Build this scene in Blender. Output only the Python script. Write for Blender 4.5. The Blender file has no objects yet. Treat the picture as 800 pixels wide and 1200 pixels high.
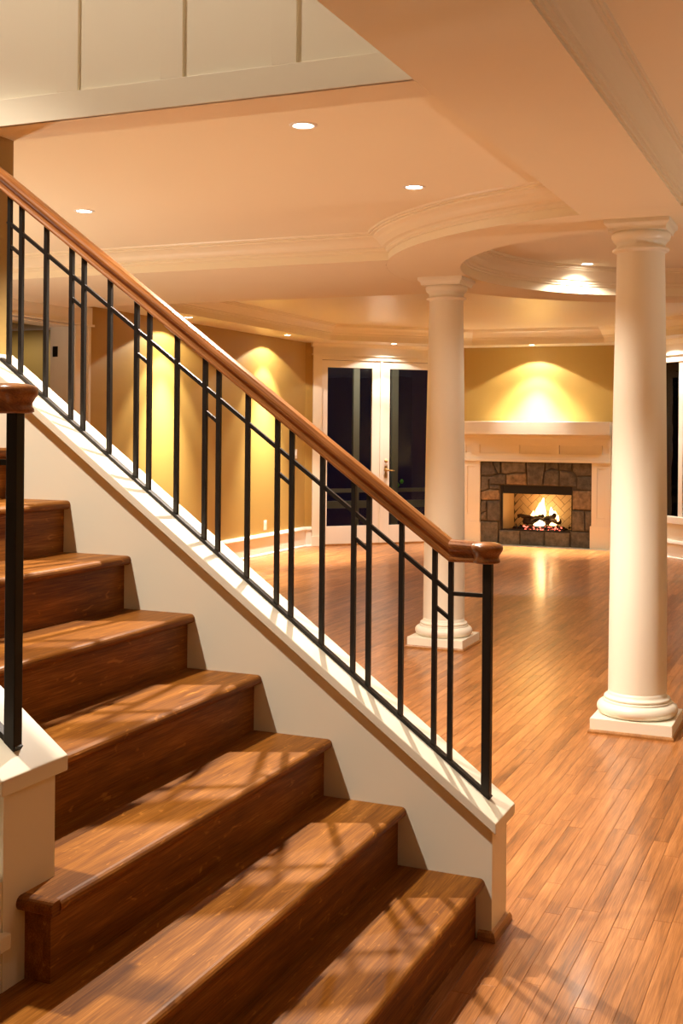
import bpy, bmesh, math, random
from mathutils import Vector, Matrix
rnd = random.Random(7)
PI = math.pi
S = bpy.context.scene
C = S.collection

# ---------------------------------------------------------------- camera
FPX, TH, YH, ROLL = 1387.65, 0.40395, 503.68, 0.00843
cam_d = bpy.data.cameras.new('camera')
cam = bpy.data.objects.new('camera', cam_d); C.objects.link(cam)
cam_d.sensor_fit = 'HORIZONTAL'; cam_d.sensor_width = 36.0
cam_d.lens = 36.0 * FPX / 800.0
cam_d.shift_y = -(600 - YH) / 800.0
cam_d.shift_x = -((600 - YH) * math.sin(ROLL)) / 800.0
cam_d.clip_start = 0.05; cam_d.clip_end = 200
Fv = Vector((math.cos(TH), math.sin(TH), 0)); Rv = Vector((math.sin(TH), -math.cos(TH), 0)); Uv = Vector((0, 0, 1))
R2 = Rv * math.cos(ROLL) + Uv * math.sin(ROLL); U2 = Uv * math.cos(ROLL) - Rv * math.sin(ROLL)
cam.matrix_world = Matrix(((R2.x, U2.x, -Fv.x, 0), (R2.y, U2.y, -Fv.y, 0), (R2.z, U2.z, -Fv.z, 1.6), (0, 0, 0, 1)))
S.camera = cam

# ---------------------------------------------------------------- world, exposure
W = bpy.data.worlds.new('night'); S.world = W; W.use_nodes = True
W.node_tree.nodes['Background'].inputs[0].default_value = (0.0012, 0.0014, 0.006, 1)
W.node_tree.nodes['Background'].inputs[1].default_value = 1.0
S.view_settings.view_transform = 'Standard'; S.view_settings.look = 'None'
S.view_settings.gamma = 1.0; S.view_settings.use_curve_mapping = False
S.view_settings.exposure = 0.68
S.cycles.use_denoising = True
S.cycles.max_bounces = 10; S.cycles.diffuse_bounces = 6; S.cycles.glossy_bounces = 4
S.cycles.transparent_max_bounces = 12; S.cycles.sample_clamp_indirect = 6.0
S.cycles.caustics_reflective = False; S.cycles.caustics_refractive = False

WARM = (1.0, 0.89, 0.76)
WARM2 = (1.0, 0.91, 0.78)

# ---------------------------------------------------------------- materials
def new_mat(name):
    m = bpy.data.materials.new(name); m.use_nodes = True
    nt = m.node_tree; b = nt.nodes['Principled BSDF']
    return m, nt, b
def L(nt, a, b): nt.links.new(a, b)
def paint(name, col, rough=0.5, spec=0.35, var=0.02, bump=0.03, scale=60):
    m, nt, b = new_mat(name)
    tc = nt.nodes.new('ShaderNodeTexCoord'); n = nt.nodes.new('ShaderNodeTexNoise')
    n.inputs['Scale'].default_value = 1.7; n.inputs['Detail'].default_value = 4
    L(nt, tc.outputs['Object'], n.inputs['Vector'])
    mp = nt.nodes.new('ShaderNodeMapRange'); mp.inputs['To Min'].default_value = 1 - var; mp.inputs['To Max'].default_value = 1 + var
    L(nt, n.outputs['Fac'], mp.inputs['Value'])
    mx = nt.nodes.new('ShaderNodeVectorMath'); mx.operation = 'SCALE'; mx.inputs[0].default_value = col
    L(nt, mp.outputs['Result'], mx.inputs['Scale']); L(nt, mx.outputs['Vector'], b.inputs['Base Color'])
    b.inputs['Roughness'].default_value = rough; b.inputs['Specular IOR Level'].default_value = spec
    if bump:
        n2 = nt.nodes.new('ShaderNodeTexNoise'); n2.inputs['Scale'].default_value = scale; n2.inputs['Detail'].default_value = 3
        L(nt, tc.outputs['Object'], n2.inputs['Vector'])
        bp = nt.nodes.new('ShaderNodeBump'); bp.inputs['Strength'].default_value = bump; bp.inputs['Distance'].default_value = 0.002
        L(nt, n2.outputs['Fac'], bp.inputs['Height']); L(nt, bp.outputs['Normal'], b.inputs['Normal'])
    return m
def wood(name, dark, mid, light, axis=0, rough=0.3, coat=0.3, figure=1.0, rot=(0, 0, 0), tonevar=0.25, fleck=0.0, gscale=1.0, spec=0.4):
    """oak: fine pores stretched along the grain, cathedral bands, optional ray flecks; 'tone' mesh attribute shifts board colour"""
    m, nt, b = new_mat(name); N = nt.nodes.new
    tc = N('ShaderNodeTexCoord'); at = N('ShaderNodeAttribute'); at.attribute_name = 'tone'
    off = N('ShaderNodeVectorMath'); off.operation = 'SCALE'; off.inputs[0].default_value = (37.0, 53.0, 71.0)
    L(nt, at.outputs['Fac'], off.inputs['Scale'])
    rt = N('ShaderNodeMapping'); rt.inputs['Rotation'].default_value = rot; L(nt, tc.outputs['Object'], rt.inputs['Vector'])
    add = N('ShaderNodeVectorMath'); add.operation = 'ADD'
    L(nt, rt.outputs['Vector'], add.inputs[0]); L(nt, off.outputs['Vector'], add.inputs[1])
    def mapped(along, across):
        mp = N('ShaderNodeMapping'); sc = [across * gscale] * 3; sc[axis] = along * gscale
        mp.inputs['Scale'].default_value = sc; L(nt, add.outputs['Vector'], mp.inputs['Vector']); return mp
    # cathedral figure
    m1 = mapped(1.1, 9.0); n1 = N('ShaderNodeTexNoise'); n1.inputs['Scale'].default_value = 1.0; n1.inputs['Detail'].default_value = 3
    n1.inputs['Distortion'].default_value = 0.6
    L(nt, m1.outputs['Vector'], n1.inputs['Vector'])
    ms = N('ShaderNodeMath'); ms.operation = 'MULTIPLY'; ms.inputs[1].default_value = 14.0 * figure; L(nt, n1.outputs['Fac'], ms.inputs[0])
    sn = N('ShaderNodeMath'); sn.operation = 'SINE'; L(nt, ms.outputs[0], sn.inputs[0])
    # fine pores
    m2 = mapped(9.0, 260.0); n2 = N('ShaderNodeTexNoise'); n2.inputs['Scale'].default_value = 1.0; n2.inputs['Detail'].default_value = 4
    L(nt, m2.outputs['Vector'], n2.inputs['Vector'])
    m3 = mapped(2.5, 30.0); n3 = N('ShaderNodeTexNoise'); n3.inputs['Scale'].default_value = 1.0; n3.inputs['Detail'].default_value = 5
    L(nt, m3.outputs['Vector'], n3.inputs['Vector'])
    # sum
    a1 = N('ShaderNodeMath'); a1.operation = 'MULTIPLY_ADD'; a1.inputs[1].default_value = 0.07; a1.inputs[2].default_value = 0.5; L(nt, sn.outputs[0], a1.inputs[0])
    s2 = N('ShaderNodeMath'); s2.operation = 'SUBTRACT'; s2.inputs[1].default_value = 0.5; L(nt, n2.outputs['Fac'], s2.inputs[0])
    a2 = N('ShaderNodeMath'); a2.operation = 'MULTIPLY_ADD'; a2.inputs[1].default_value = 0.8; L(nt, s2.outputs[0], a2.inputs[0]); L(nt, a1.outputs[0], a2.inputs[2])
    s3 = N('ShaderNodeMath'); s3.operation = 'SUBTRACT'; s3.inputs[1].default_value = 0.5; L(nt, n3.outputs['Fac'], s3.inputs[0])
    a3 = N('ShaderNodeMath'); a3.operation = 'MULTIPLY_ADD'; a3.inputs[1].default_value = 0.8; L(nt, s3.outputs[0], a3.inputs[0]); L(nt, a2.outputs[0], a3.inputs[2])
    t1 = N('ShaderNodeMath'); t1.operation = 'SUBTRACT'; t1.inputs[1].default_value = 0.5; L(nt, at.outputs['Fac'], t1.inputs[0])
    a4 = N('ShaderNodeMath'); a4.operation = 'MULTIPLY_ADD'; a4.inputs[1].default_value = tonevar * 2; L(nt, t1.outputs[0], a4.inputs[0]); L(nt, a3.outputs[0], a4.inputs[2])
    last = a4.outputs[0]
    if fleck:
        m4 = mapped(14.0, 45.0); n4 = N('ShaderNodeTexNoise'); n4.inputs['Scale'].default_value = 1.0; n4.inputs['Detail'].default_value = 1
        n4.inputs['Distortion'].default_value = 1.2
        L(nt, m4.outputs['Vector'], n4.inputs['Vector'])
        fr = N('ShaderNodeMapRange'); fr.inputs['From Min'].default_value = 0.66; fr.inputs['From Max'].default_value = 0.76
        fr.inputs['To Min'].default_value = 0; fr.inputs['To Max'].default_value = fleck; L(nt, n4.outputs['Fac'], fr.inputs['Value'])
        a5 = N('ShaderNodeMath'); a5.operation = 'ADD'; L(nt, last, a5.inputs[0]); L(nt, fr.outputs['Result'], a5.inputs[1]); last = a5.outputs[0]
    cr = N('ShaderNodeValToRGB'); e = cr.color_ramp.elements
    e[0].position = 0.15; e[0].color = (*dark, 1); e[1].position = 0.85; e[1].color = (*light, 1)
    k = e.new(0.5); k.color = (*mid, 1)
    L(nt, last, cr.inputs['Fac']); L(nt, cr.outputs['Color'], b.inputs['Base Color'])
    b.inputs['Roughness'].default_value = rough; b.inputs['Coat Weight'].default_value = coat; b.inputs['Coat Roughness'].default_value = 0.15
    b.inputs['Specular IOR Level'].default_value = spec
    bp = N('ShaderNodeBump'); bp.inputs['Strength'].default_value = 0.12; bp.inputs['Distance'].default_value = 0.0015
    L(nt, n2.outputs['Fac'], bp.inputs['Height']); L(nt, bp.outputs['Normal'], b.inputs['Normal'])
    return m
def emit(name, col, strength):
    m = bpy.data.materials.new(name); m.use_nodes = True; nt = m.node_tree
    for n in list(nt.nodes): nt.nodes.remove(n)
    o = nt.nodes.new('ShaderNodeOutputMaterial'); e = nt.nodes.new('ShaderNodeEmission')
    e.inputs[0].default_value = (*col, 1); e.inputs[1].default_value = strength
    nt.links.new(e.outputs[0], o.inputs[0]); return m
def glass(name):
    """thin window glass: clear with a Fresnel reflection"""
    m = bpy.data.materials.new(name); m.use_nodes = True; nt = m.node_tree; N = nt.nodes.new
    for n in list(nt.nodes): nt.nodes.remove(n)
    o = N('ShaderNodeOutputMaterial'); g = N('ShaderNodeBsdfGlossy'); t = N('ShaderNodeBsdfTransparent'); f = N('ShaderNodeFresnel'); mx = N('ShaderNodeMixShader')
    g.inputs['Roughness'].default_value = 0.0; f.inputs['IOR'].default_value = 1.42
    tc = N('ShaderNodeTexCoord'); n1 = N('ShaderNodeTexNoise'); n1.inputs['Scale'].default_value = 2.2; n1.inputs['Detail'].default_value = 1
    L(nt, tc.outputs['Object'], n1.inputs['Vector']); bp = N('ShaderNodeBump'); bp.inputs['Strength'].default_value = 0.25; bp.inputs['Distance'].default_value = 0.004
    L(nt, n1.outputs['Fac'], bp.inputs['Height']); L(nt, bp.outputs['Normal'], g.inputs['Normal'])
    t.inputs[0].default_value = (0.85, 0.88, 0.87, 1)
    L(nt, f.outputs[0], mx.inputs[0]); L(nt, t.outputs[0], mx.inputs[1]); L(nt, g.outputs[0], mx.inputs[2]); L(nt, mx.outputs[0], o.inputs[0])
    return m
def stone_mat(name):
    m, nt, b = new_mat(name); N = nt.nodes.new
    tc = N('ShaderNodeTexCoord'); at = N('ShaderNodeAttribute'); at.attribute_name = 'tone'
    n = N('ShaderNodeTexNoise'); n.inputs['Scale'].default_value = 14; n.inputs['Detail'].default_value = 8; n.inputs['Roughness'].default_value = 0.65
    L(nt, tc.outputs['Object'], n.inputs['Vector'])
    c1 = N('ShaderNodeValToRGB'); c1.color_ramp.elements[0].color = (0.075, 0.068, 0.055, 1); c1.color_ramp.elements[1].color = (0.30, 0.20, 0.10, 1)
    k = c1.color_ramp.elements.new(0.55); k.color = (0.135, 0.11, 0.075, 1)
    L(nt, at.outputs['Fac'], c1.inputs['Fac'])
    mr = N('ShaderNodeMapRange'); mr.inputs['From Min'].default_value = 0.3; mr.inputs['From Max'].default_value = 0.7; mr.inputs['To Min'].default_value = 0.45; mr.inputs['To Max'].default_value = 1.5
    L(nt, n.outputs['Fac'], mr.inputs['Value'])
    v = N('ShaderNodeVectorMath'); v.operation = 'SCALE'; L(nt, c1.outputs['Color'], v.inputs[0]); L(nt, mr.outputs['Result'], v.inputs['Scale'])
    L(nt, v.outputs['Vector'], b.inputs['Base Color']); b.inputs['Roughness'].default_value = 0.8
    bp = N('ShaderNodeBump'); bp.inputs['Strength'].default_value = 0.7; bp.inputs['Distance'].default_value = 0.012
    L(nt, n.outputs['Fac'], bp.inputs['Height']); L(nt, bp.outputs['Normal'], b.inputs['Normal'])
    return m

M_TRIM = paint('cream_trim_paint', (0.80, 0.76, 0.64), 0.35, 0.45, 0.012, 0.01)
M_CEIL = paint('ceiling_paint', (0.82, 0.735, 0.54), 0.7, 0.2, 0.012, 0.03)
M_MOULD_SHADED = paint('shaded_moulding_paint', (0.78, 0.68, 0.49), 0.4, 0.4, 0.012, 0.01)  # ceiling paint toned down; the mouldings' weaker lighting is put into the colour
M_OLIVE = paint('olive_gold_wall_paint', (0.39, 0.25, 0.062), 0.5, 0.45, 0.04, 0.05)
M_WHITE = paint('white_paint', (0.82, 0.79, 0.72), 0.4, 0.4, 0.01, 0.0)
M_CURB = paint('stair_wall_paint', (0.80, 0.735, 0.585), 0.38, 0.45, 0.012, 0.01)
M_FLOOR = wood('oak_floor', (0.115, 0.040, 0.010), (0.300, 0.110, 0.026), (0.52, 0.220, 0.070), 0, 0.36, 0.28, 1.0, tonevar=0.13, spec=.35)
M_STEP = wood('stained_oak_step', (0.10, 0.028, 0.004), (0.23, 0.080, 0.009), (0.43, 0.17, 0.03), 0, 0.50, 0.03, 0.8, tonevar=0.15, fleck=0.30, spec=.15)
M_RAIL = wood('oak_handrail', (0.10, 0.028, 0.006), (0.27, 0.092, 0.020), (0.45, 0.175, 0.05), 1, 0.28, 0.4, 1.0, rot=(-math.atan(0.735), 0, 0), tonevar=0.1)
M_SHOE = wood('oak_shoe_moulding', (0.16, 0.06, 0.014), (0.34, 0.15, 0.04), (0.5, 0.25, 0.08), 0, 0.35, 0.2)
M_IRON, _nt, _b = new_mat('black_iron'); _b.inputs['Base Color'].default_value = (0.018, 0.014, 0.011, 1); _b.inputs['Metallic'].default_value = 0.5; _b.inputs['Roughness'].default_value = 0.42
_n = _nt.nodes.new('ShaderNodeTexNoise'); _n.inputs['Scale'].default_value = 90; _bp = _nt.nodes.new('ShaderNodeBump'); _bp.inputs['Strength'].default_value = 0.15; _bp.inputs['Distance'].default_value = 0.001
L(_nt, _n.outputs['Fac'], _bp.inputs['Height']); L(_nt, _bp.outputs['Normal'], _b.inputs['Normal'])
M_BRASS, _nt, _b = new_mat('brass'); _b.inputs['Base Color'].default_value = (0.55, 0.38, 0.16, 1); _b.inputs['Metallic'].default_value = 1; _b.inputs['Roughness'].default_value = 0.3
_n = _nt.nodes.new('ShaderNodeTexNoise'); _n.inputs['Scale'].default_value = 30; _r = _nt.nodes.new('ShaderNodeMapRange'); _r.inputs['To Min'].default_value = 0.22; _r.inputs['To Max'].default_value = 0.4
L(_nt, _n.outputs['Fac'], _r.inputs['Value']); L(_nt, _r.outputs['Result'], _b.inputs['Roughness'])
M_BLACK = paint('firebox_black', (0.012, 0.011, 0.010), 0.5, 0.3, 0.05, 0.05)
M_SUB = paint('subfloor_dark', (0.05, 0.02, 0.008), 0.8, 0.1, 0.05, 0.0)
M_STONE = stone_mat('fireplace_stone')
M_MORTAR = paint('mortar', (0.085, 0.072, 0.055), 0.9, 0.1, 0.1, 0.3, 80)
M_FBRICK = paint('fire_brick', (0.42, 0.30, 0.17), 0.8, 0.2, 0.12, 0.2, 40)
M_LOG = paint('charred_log', (0.035, 0.022, 0.014), 0.9, 0.1, 0.3, 0.8, 25)
M_MARBLE = paint('pale_marble', (0.62, 0.62, 0.50), 0.25, 0.5, 0.08, 0.0)
M_GLASS = glass('window_glass')
M_LAMP = emit('lamp_glow', (1.0, 0.90, 0.78), 25.0)
M_FLAME = emit('flame', (1.0, 0.50, 0.14), 7.0)
M_FLAME2 = emit('flame_core', (1.0, 0.72, 0.34), 14.0)
M_EMBER = emit('ember', (1.0, 0.12, 0.07), 3.0)
M_LEAF = paint('green_leaf', (0.22, 0.85, 0.06), 0.4, 0.4, 0.1, 0.0)
M_DECK = paint('deck_streak_paint', (0.30, 0.28, 0.22), 0.7, 0.2, 0.08, 0.05)

# ---------------------------------------------------------------- mesh builder
class MB:
    def __init__(s): s.v = []; s.f = []; s.t = []; s.sm = []
    def add(s, vs, fs, tone=0.5, smooth=False):
        o = len(s.v); s.v += [tuple(v) for v in vs]
        for f in fs: s.f.append([i + o for i in f]); s.t.append(tone); s.sm.append(smooth)
        return s
    def box(s, x0, x1, y0, y1, z0, z1, tone=0.5):
        vs = [(x, y, z) for x in (x0, x1) for y in (y0, y1) for z in (z0, z1)]
        return s.add(vs, [(0, 1, 3, 2), (4, 6, 7, 5), (0, 4, 5, 1), (2, 3, 7, 6), (0, 2, 6, 4), (1, 5, 7, 3)], tone)
    def prism(s, poly, axis, a, b, tone=0.5, smooth=False):
        """polygon in the two other axes (in xyz order), extruded along axis from a to b"""
        def P(p, t):
            q = list(p); q.insert(axis, t); return q
        n = len(poly); vs = [P(p, a) for p in poly] + [P(p, b) for p in poly]
        fs = [tuple(range(n))[::-1], tuple(range(n, 2 * n))]
        s.add(vs, fs, tone); o = len(s.v) - 2 * n
        for i in range(n):
            j = (i + 1) % n; s.f.append([o + i, o + j, o + n + j, o + n + i]); s.t.append(tone); s.sm.append(smooth)
        return s
    def lathe(s, prof, cx, cy, seg=48, tone=0.5, a0=0, a1=2 * PI, smooth=True):
        full = abs(a1 - a0 - 2 * PI) < 1e-6; m = seg if full else seg + 1
        vs = []; n = len(prof)
        for i in range(m):
            t = a0 + (a1 - a0) * i / seg
            for r, z in prof: vs.append((cx + r * math.cos(t), cy + r * math.sin(t), z))
        fs = []
        for i in range(seg):
            j = (i + 1) % m
            for k in range(n - 1): fs.append((i * n + k, j * n + k, j * n + k + 1, i * n + k + 1))
        return s.add(vs, fs, tone, smooth)
    def sweep(s, path, prof, side=1, closed=False, tone=0.5, smooth=False, cap=True, closeprof=True):
        """prof points (offset to the side of the path, z); path of XY points; mitred corners"""
        n = len(path); m = len(prof); vs = []
        for i in range(n):
            p = Vector(path[i]); a = Vector(path[i - 1]) if (i > 0 or closed) else None; b = Vector(path[(i + 1) % n]) if (i < n - 1 or closed) else None
            d1 = (p - a).normalized() if a is not None else None; d2 = (b - p).normalized() if b is not None else None
            if d1 is None: d1 = d2
            if d2 is None: d2 = d1
            n1 = Vector((-d1.y, d1.x)) * side; n2 = Vector((-d2.y, d2.x)) * side
            nn = (n1 + n2).normalized(); k = 1 / max(0.3, nn.dot(n1))
            for o, z in prof: vs.append((p.x + nn.x * o * k, p.y + nn.y * o * k, z))
        fs = []
        for i in range(n if closed else n - 1):
            j = (i + 1) % n
            for k in range(m if closeprof else m - 1):
                l = (k + 1) % m; fs.append((i * m + k, j * m + k, j * m + l, i * m + l))
        s.add(vs, fs, tone, smooth)
        if cap and not closed and closeprof:
            o = len(s.v) - len(vs)
            s.f += [[o + k for k in range(m)], [o + (n - 1) * m + k for k in range(m)][::-1]]; s.t += [tone] * 2; s.sm += [False] * 2
        return s
    def bar(s, a, b, w, h=None, up=(0, 0, 1), tone=0.5):
        """square bar from a to b"""
        a = Vector(a); b = Vector(b); h = h or w; d = (b - a).normalized(); u = Vector(up)
        if abs(d.dot(u)) > 0.95: u = Vector((0, 1, 0))
        r = d.cross(u).normalized() * (w / 2); u = r.cross(d).normalized() * (h / 2)
        vs = [p + q for p in (a, b) for q in (-r - u, r - u, r + u, -r + u)]
        return s.add(vs, [(0, 1, 2, 3), (7, 6, 5, 4), (0, 4, 5, 1), (1, 5, 6, 2), (2, 6, 7, 3), (3, 7, 4, 0)], tone)
    def tube(s, pts, rads, seg=10, tone=0.5):
        vs = []; n = len(pts)
        for i, p in enumerate(pts):
            p = Vector(p); d = (Vector(pts[min(i + 1, n - 1)]) - Vector(pts[max(i - 1, 0)])).normalized()
            u = Vector((0, 0, 1)) if abs(d.z) < 0.9 else Vector((1, 0, 0)); r = d.cross(u).normalized(); u = r.cross(d)
            for k in range(seg):
                t = 2 * PI * k / seg; vs.append(p + (r * math.cos(t) + u * math.sin(t)) * rads[i])
        fs = [(i * seg + k, i * seg + (k + 1) % seg, (i + 1) * seg + (k + 1) % seg, (i + 1) * seg + k) for i in range(n - 1) for k in range(seg)]
        fs += [tuple(range(seg))[::-1], tuple((n - 1) * seg + k for k in range(seg))]
        return s.add(vs, fs, tone, True)
    def build(s, name, mat, parent=None, bevel=0, origin=None):
        me = bpy.data.meshes.new(name); o = Vector(origin) if origin else Vector((0, 0, 0))
        me.from_pydata([tuple(Vector(v) - o) for v in s.v], [], s.f)
        bm = bmesh.new(); bm.from_mesh(me); bmesh.ops.recalc_face_normals(bm, faces=bm.faces); bm.to_mesh(me); bm.free()
        for p, q in zip(me.polygons, s.sm): p.use_smooth = q
        at = me.attributes.new('tone', 'FLOAT', 'FACE'); at.data.foreach_set('value', s.t)
        me.materials.append(mat)
        ob = bpy.data.objects.new(name, me); C.objects.link(ob)
        ob.location = o
        if parent:
            ob.parent = parent; ob.matrix_parent_inverse = Matrix.Translation(-Vector(wloc(parent)))
        if bevel:
            md = ob.modifiers.new('bevel', 'BEVEL'); md.width = bevel; md.segments = 2; md.limit_method = 'ANGLE'; md.angle_limit = 0.6
        return ob
def wloc(o):
    p = Vector((0, 0, 0)); p = p + Vector(o.get('_w', (0, 0, 0))); return p
def setw(o, loc): o['_w'] = list(loc)

def tag(o, label, cat, group=None, kind=None):
    o['label'] = label; o['category'] = cat
    if group: o['group'] = group
    if kind: o['kind'] = kind
    return o
def thing(name, label, cat, group=None, loc=(0, 0, 0)):
    o = bpy.data.objects.new(name, None); C.objects.link(o); o.location = loc; o.empty_display_size = 0.1; setw(o, loc)
    return tag(o, label, cat, group)
def struct(name, mb, mat, label=None, cat=None, parent=None, bevel=0):
    o = mb.build(name, mat, parent, bevel)
    if parent is None:
        o['kind'] = 'structure'; o['label'] = label or name; o['category'] = cat or name.split('_')[0]
    return o
def arc(cx, cy, r, a0, a1, n):
    return [(cx + r * math.cos(a0 + (a1 - a0) * i / n), cy + r * math.sin(a0 + (a1 - a0) * i / n)) for i in range(n + 1)]

HS = 2.734          # soffit / beam underside
HF = 2.79           # far room soffit
# ---------------------------------------------------------------- shell: ceilings
CX, CY, RI, RO = 8.42, 0.77, 1.80, 2.31
ZM, ZT, ZF, ZD = 2.905, 3.0, 2.89, 2.95
aB1 = math.asin((1.30 - CY) / RO); aB0 = math.asin((0.78 - CY) / RO)      # where the beam meets the ring (left side, angle from PI)
a9 = math.acos((9.29 - CX) / RO); a7 = math.acos((7.38 - CX) / RO)
struct('ceiling', MB().prism([(3.80, 1.30), (3.80, 6.835), (7.385, 6.835), (7.385, CY + RO * math.sin(a7) - .004)] + arc(CX, CY, RO - .006, a7, PI - aB1, 24)[1:], 2, ZM, ZM + 0.05), M_CEIL, 'peach lit flat ceiling with three small recessed lights', 'ceiling')
struct('ceiling', MB().prism([(-4, .78)] + arc(CX, CY, RO - .006, PI - aB0, 2 * PI - a7, 24) + [(7.385, -3.2), (-4, -3.2)], 2, ZF, ZF + 0.05), M_CEIL, 'flat ceiling in the top right corner beyond the beam moulding', 'ceiling')
struct('ceiling', MB().box(9.25, 16.4, -3.2, 6.9, ZT, ZT + 0.05), M_TRIM, 'tray ceiling of the far room with the fireplace', 'ceiling')
struct('ceiling', MB().box(-4, 3.61, 1.30, 8, 5.2, 5.25), M_CEIL, 'high ceiling above the stairs', 'ceiling')
mb = MB(); mb.lathe([(RI, HS), (RI, 3.0)], CX, CY, 96); mb.lathe([(RO, 3.0), (RO, HS)], CX, CY, 96)
n0 = len(mb.v); mb.lathe([(RI, HS), (RO, HS)], CX, CY, 96, smooth=False)
mb.add([(CX + RI * math.cos(2 * PI * i / 64), CY + RI * math.sin(2 * PI * i / 64), ZD) for i in range(64)], [tuple(range(64))])
ring = struct('ceiling', mb, M_CEIL, 'round ceiling ring with a domed circle above the columns', 'ceiling')
mb = MB()
mb.prism([(7.38, 6.835), (7.38, CY + RO * math.sin(a7))] + arc(CX, CY, RO + .001, a7, a9, 16)[1:-1] + [(9.29, CY + RO * math.sin(a9)), (9.29, 6.835)], 2, HS, 3.0)
mb.prism([(7.38, -3.2), (7.38, CY - RO * math.sin(a7))] + arc(CX, CY, RO + .001, -a7, -a9, 16)[1:-1] + [(9.29, CY - RO * math.sin(a9)), (9.29, -3.2)], 2, HS, 3.0)
struct('ceiling', mb, M_CEIL, 'dropped flat ceiling band left of the round ring, running to the left wall', 'ceiling')
# beams
mb = MB()
mb.prism([(3.80, 0.78)] + arc(CX, CY, RO + .001, PI - aB0, PI - aB1, 6) + [(3.80, 1.30)], 2, HS, 3.0)
mb.box(-4, 3.80, 0.78, 1.30, HS, 3.2)
struct('trim_1', mb, M_CEIL, 'broad dropped ceiling beam running from the top of the photo to the near column', 'beam')
struct('trim_2', MB().box(3.606, 3.80, 1.301, 3.05, HS, HS + .0018), M_CEIL, 'header under the panelled upper wall', 'beam')
# far soffit ring
room = [(9.29, 6.835), (14.7, 6.835), (16.35, 5.185), (16.35, 2.86), (14.0, 0.51), (14.0, -3.2), (9.29, -3.2)]
tray = [(9.29, 6.337), (14.4, 6.337), (15.9, 4.84), (15.9, 3.01), (13.55, 0.66), (13.55, -2.7), (9.29, -2.7)]
mb = MB()
for i in range(len(room) - 1):
    mb.prism([room[i], room[i + 1], tray[i + 1], tray[i]], 2, HF, 3.0)
struct('ceiling', mb, M_TRIM, 'lowered ceiling border around the far room', 'ceiling')

# crown mouldings: profile (projection, z)
def crown(h0, h1, p, lip=0.018):
    h = h1 - h0
    return [(-0.002, h0 - lip), (0.010, h0 - lip), (0.012, h0 - lip * .3), (0.020, h0), (0.022, h0 + .12 * h), (p * .30, h0 + .18 * h), (p * .38, h0 + .30 * h), (p * .46, h0 + .45 * h), (p * .58, h0 + .60 * h), (p * .74, h0 + .72 * h),
            (p * .76, h0 + .80 * h), (p * .86, h0 + .82 * h), (p * .87, h0 + .90 * h), (p * .96, h0 + .91 * h), (p, h0 + .999 * h), (-0.002, h0 + .999 * h)]
# main room: straight part then round the ring to the beam
path = [(7.38, 6.835), (7.38, CY + RO * math.sin(a7))] + arc(CX, CY, RO, a7, PI - aB1, 40)[1:]
struct('trim_3', MB().sweep(path, crown(2.800, ZM, .15), side=-1), M_MOULD_SHADED, 'crown moulding turning from straight to round around the near side of the ceiling ring', 'moulding')
# foyer side of beam then ring
path = [(-4, .78), (CX + RO * math.cos(PI - aB0), .78)] + arc(CX, CY, RO, PI - aB0, 2 * PI - a7, 30)[1:] + [(7.38, -3.2)]
struct('trim_4', MB().sweep(path, crown(2.765, ZF, .10), side=-1), M_MOULD_SHADED, 'long crown moulding along the right side of the ceiling beam', 'moulding')
# dome circle inside
mb = MB(); mb.sweep(arc(CX, CY, RI, 0, 2 * PI, 96)[:-1], crown(2.815, ZD, .12), side=1, closed=True)
struct('trim_5', mb, M_MOULD_SHADED, 'curved crown moulding inside the ceiling circle between the columns', 'moulding')
# tray crown
struct('trim_6', MB().sweep(tray + [(9.29, 6.337)][:0], crown(2.875, ZT, .13), side=-1), M_TRIM, 'crown moulding around the far tray ceiling', 'moulding')
struct('trim_7', MB().box(9.288, 9.30, CY + RO * math.sin(a9) - .02, 6.337, HS, 3.0), M_CEIL, 'edge of the far tray ceiling', 'moulding')

# ---------------------------------------------------------------- shell: walls
mb = MB(); mb.box(9.69, 14.72, 6.835, 6.99, 0, 3.0); mb.box(3.8, 8.0, 6.835, 6.99, 0, 3.0); mb.box(8.0, 9.69, 6.835, 6.99, 2.60, 3.0)
struct('wall_left', mb, M_OLIVE, 'olive gold wall at the left of the far room washed by two lights', 'wall')
def P45(s, off=0.0):   # left bay wall: along wall s, off = distance into the room
    return (14.7 + s * .70711 - off * .70711, 6.835 - s * .70711 - off * .70711)
def wall45(mb, s0, s1, z0, z1, o0=0.0, o1=-0.15, P=P45):
    a, b, c, d = P(s0, o0), P(s1, o0), P(s1, o1), P(s0, o1)
    mb.prism([a, b, c, d], 2, z0, z1); return mb
mb = MB(); wall45(mb, -.06, .20, 0, 3.0); wall45(mb, 2.07, 2.39, 0, 3.0); wall45(mb, .20, 2.07, 2.6, 3.0)
struct('wall_bay_left', mb, M_OLIVE, 'angled wall that holds the french doors', 'wall')
mb = MB(); yc = 4.015
mb.box(16.35, 16.5, 2.80, yc - .55, 0, 3.0); mb.box(16.35, 16.5, yc + .55, 5.25, 0, 3.0); mb.box(16.35, 16.5, yc - .55, yc + .55, .95, 3.0)
struct('wall_back', mb, M_OLIVE, 'olive gold wall above the fireplace mantel with a fan of light', 'wall')
def P45b(s, off=0.0):
    return (16.35 - s * .70711 - off * .70711, 2.86 - s * .70711 + off * .70711)
W45 = lambda mb, s0, s1, z0, z1, o0=0.0, o1=-0.15: wall45(mb, s0, s1, z0, z1, o0, o1, P45b)
mb = MB(); W45(mb, -.06, .22, 0, 3.0); W45(mb, 2.5, 3.33, 0, 3.0); W45(mb, .22, 2.5, 2.55, 3.0); W45(mb, .22, 2.5, 0, .45)
struct('wall_bay_right', mb, M_TRIM, 'angled cream wall with the window right of the fireplace', 'wall')
mb = MB(); mb.box(14.0, 14.15, -3.2, .51, 0, 3.0); mb.box(-4, 14.15, -3.35, -3.2, 0, 3.0)
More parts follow.
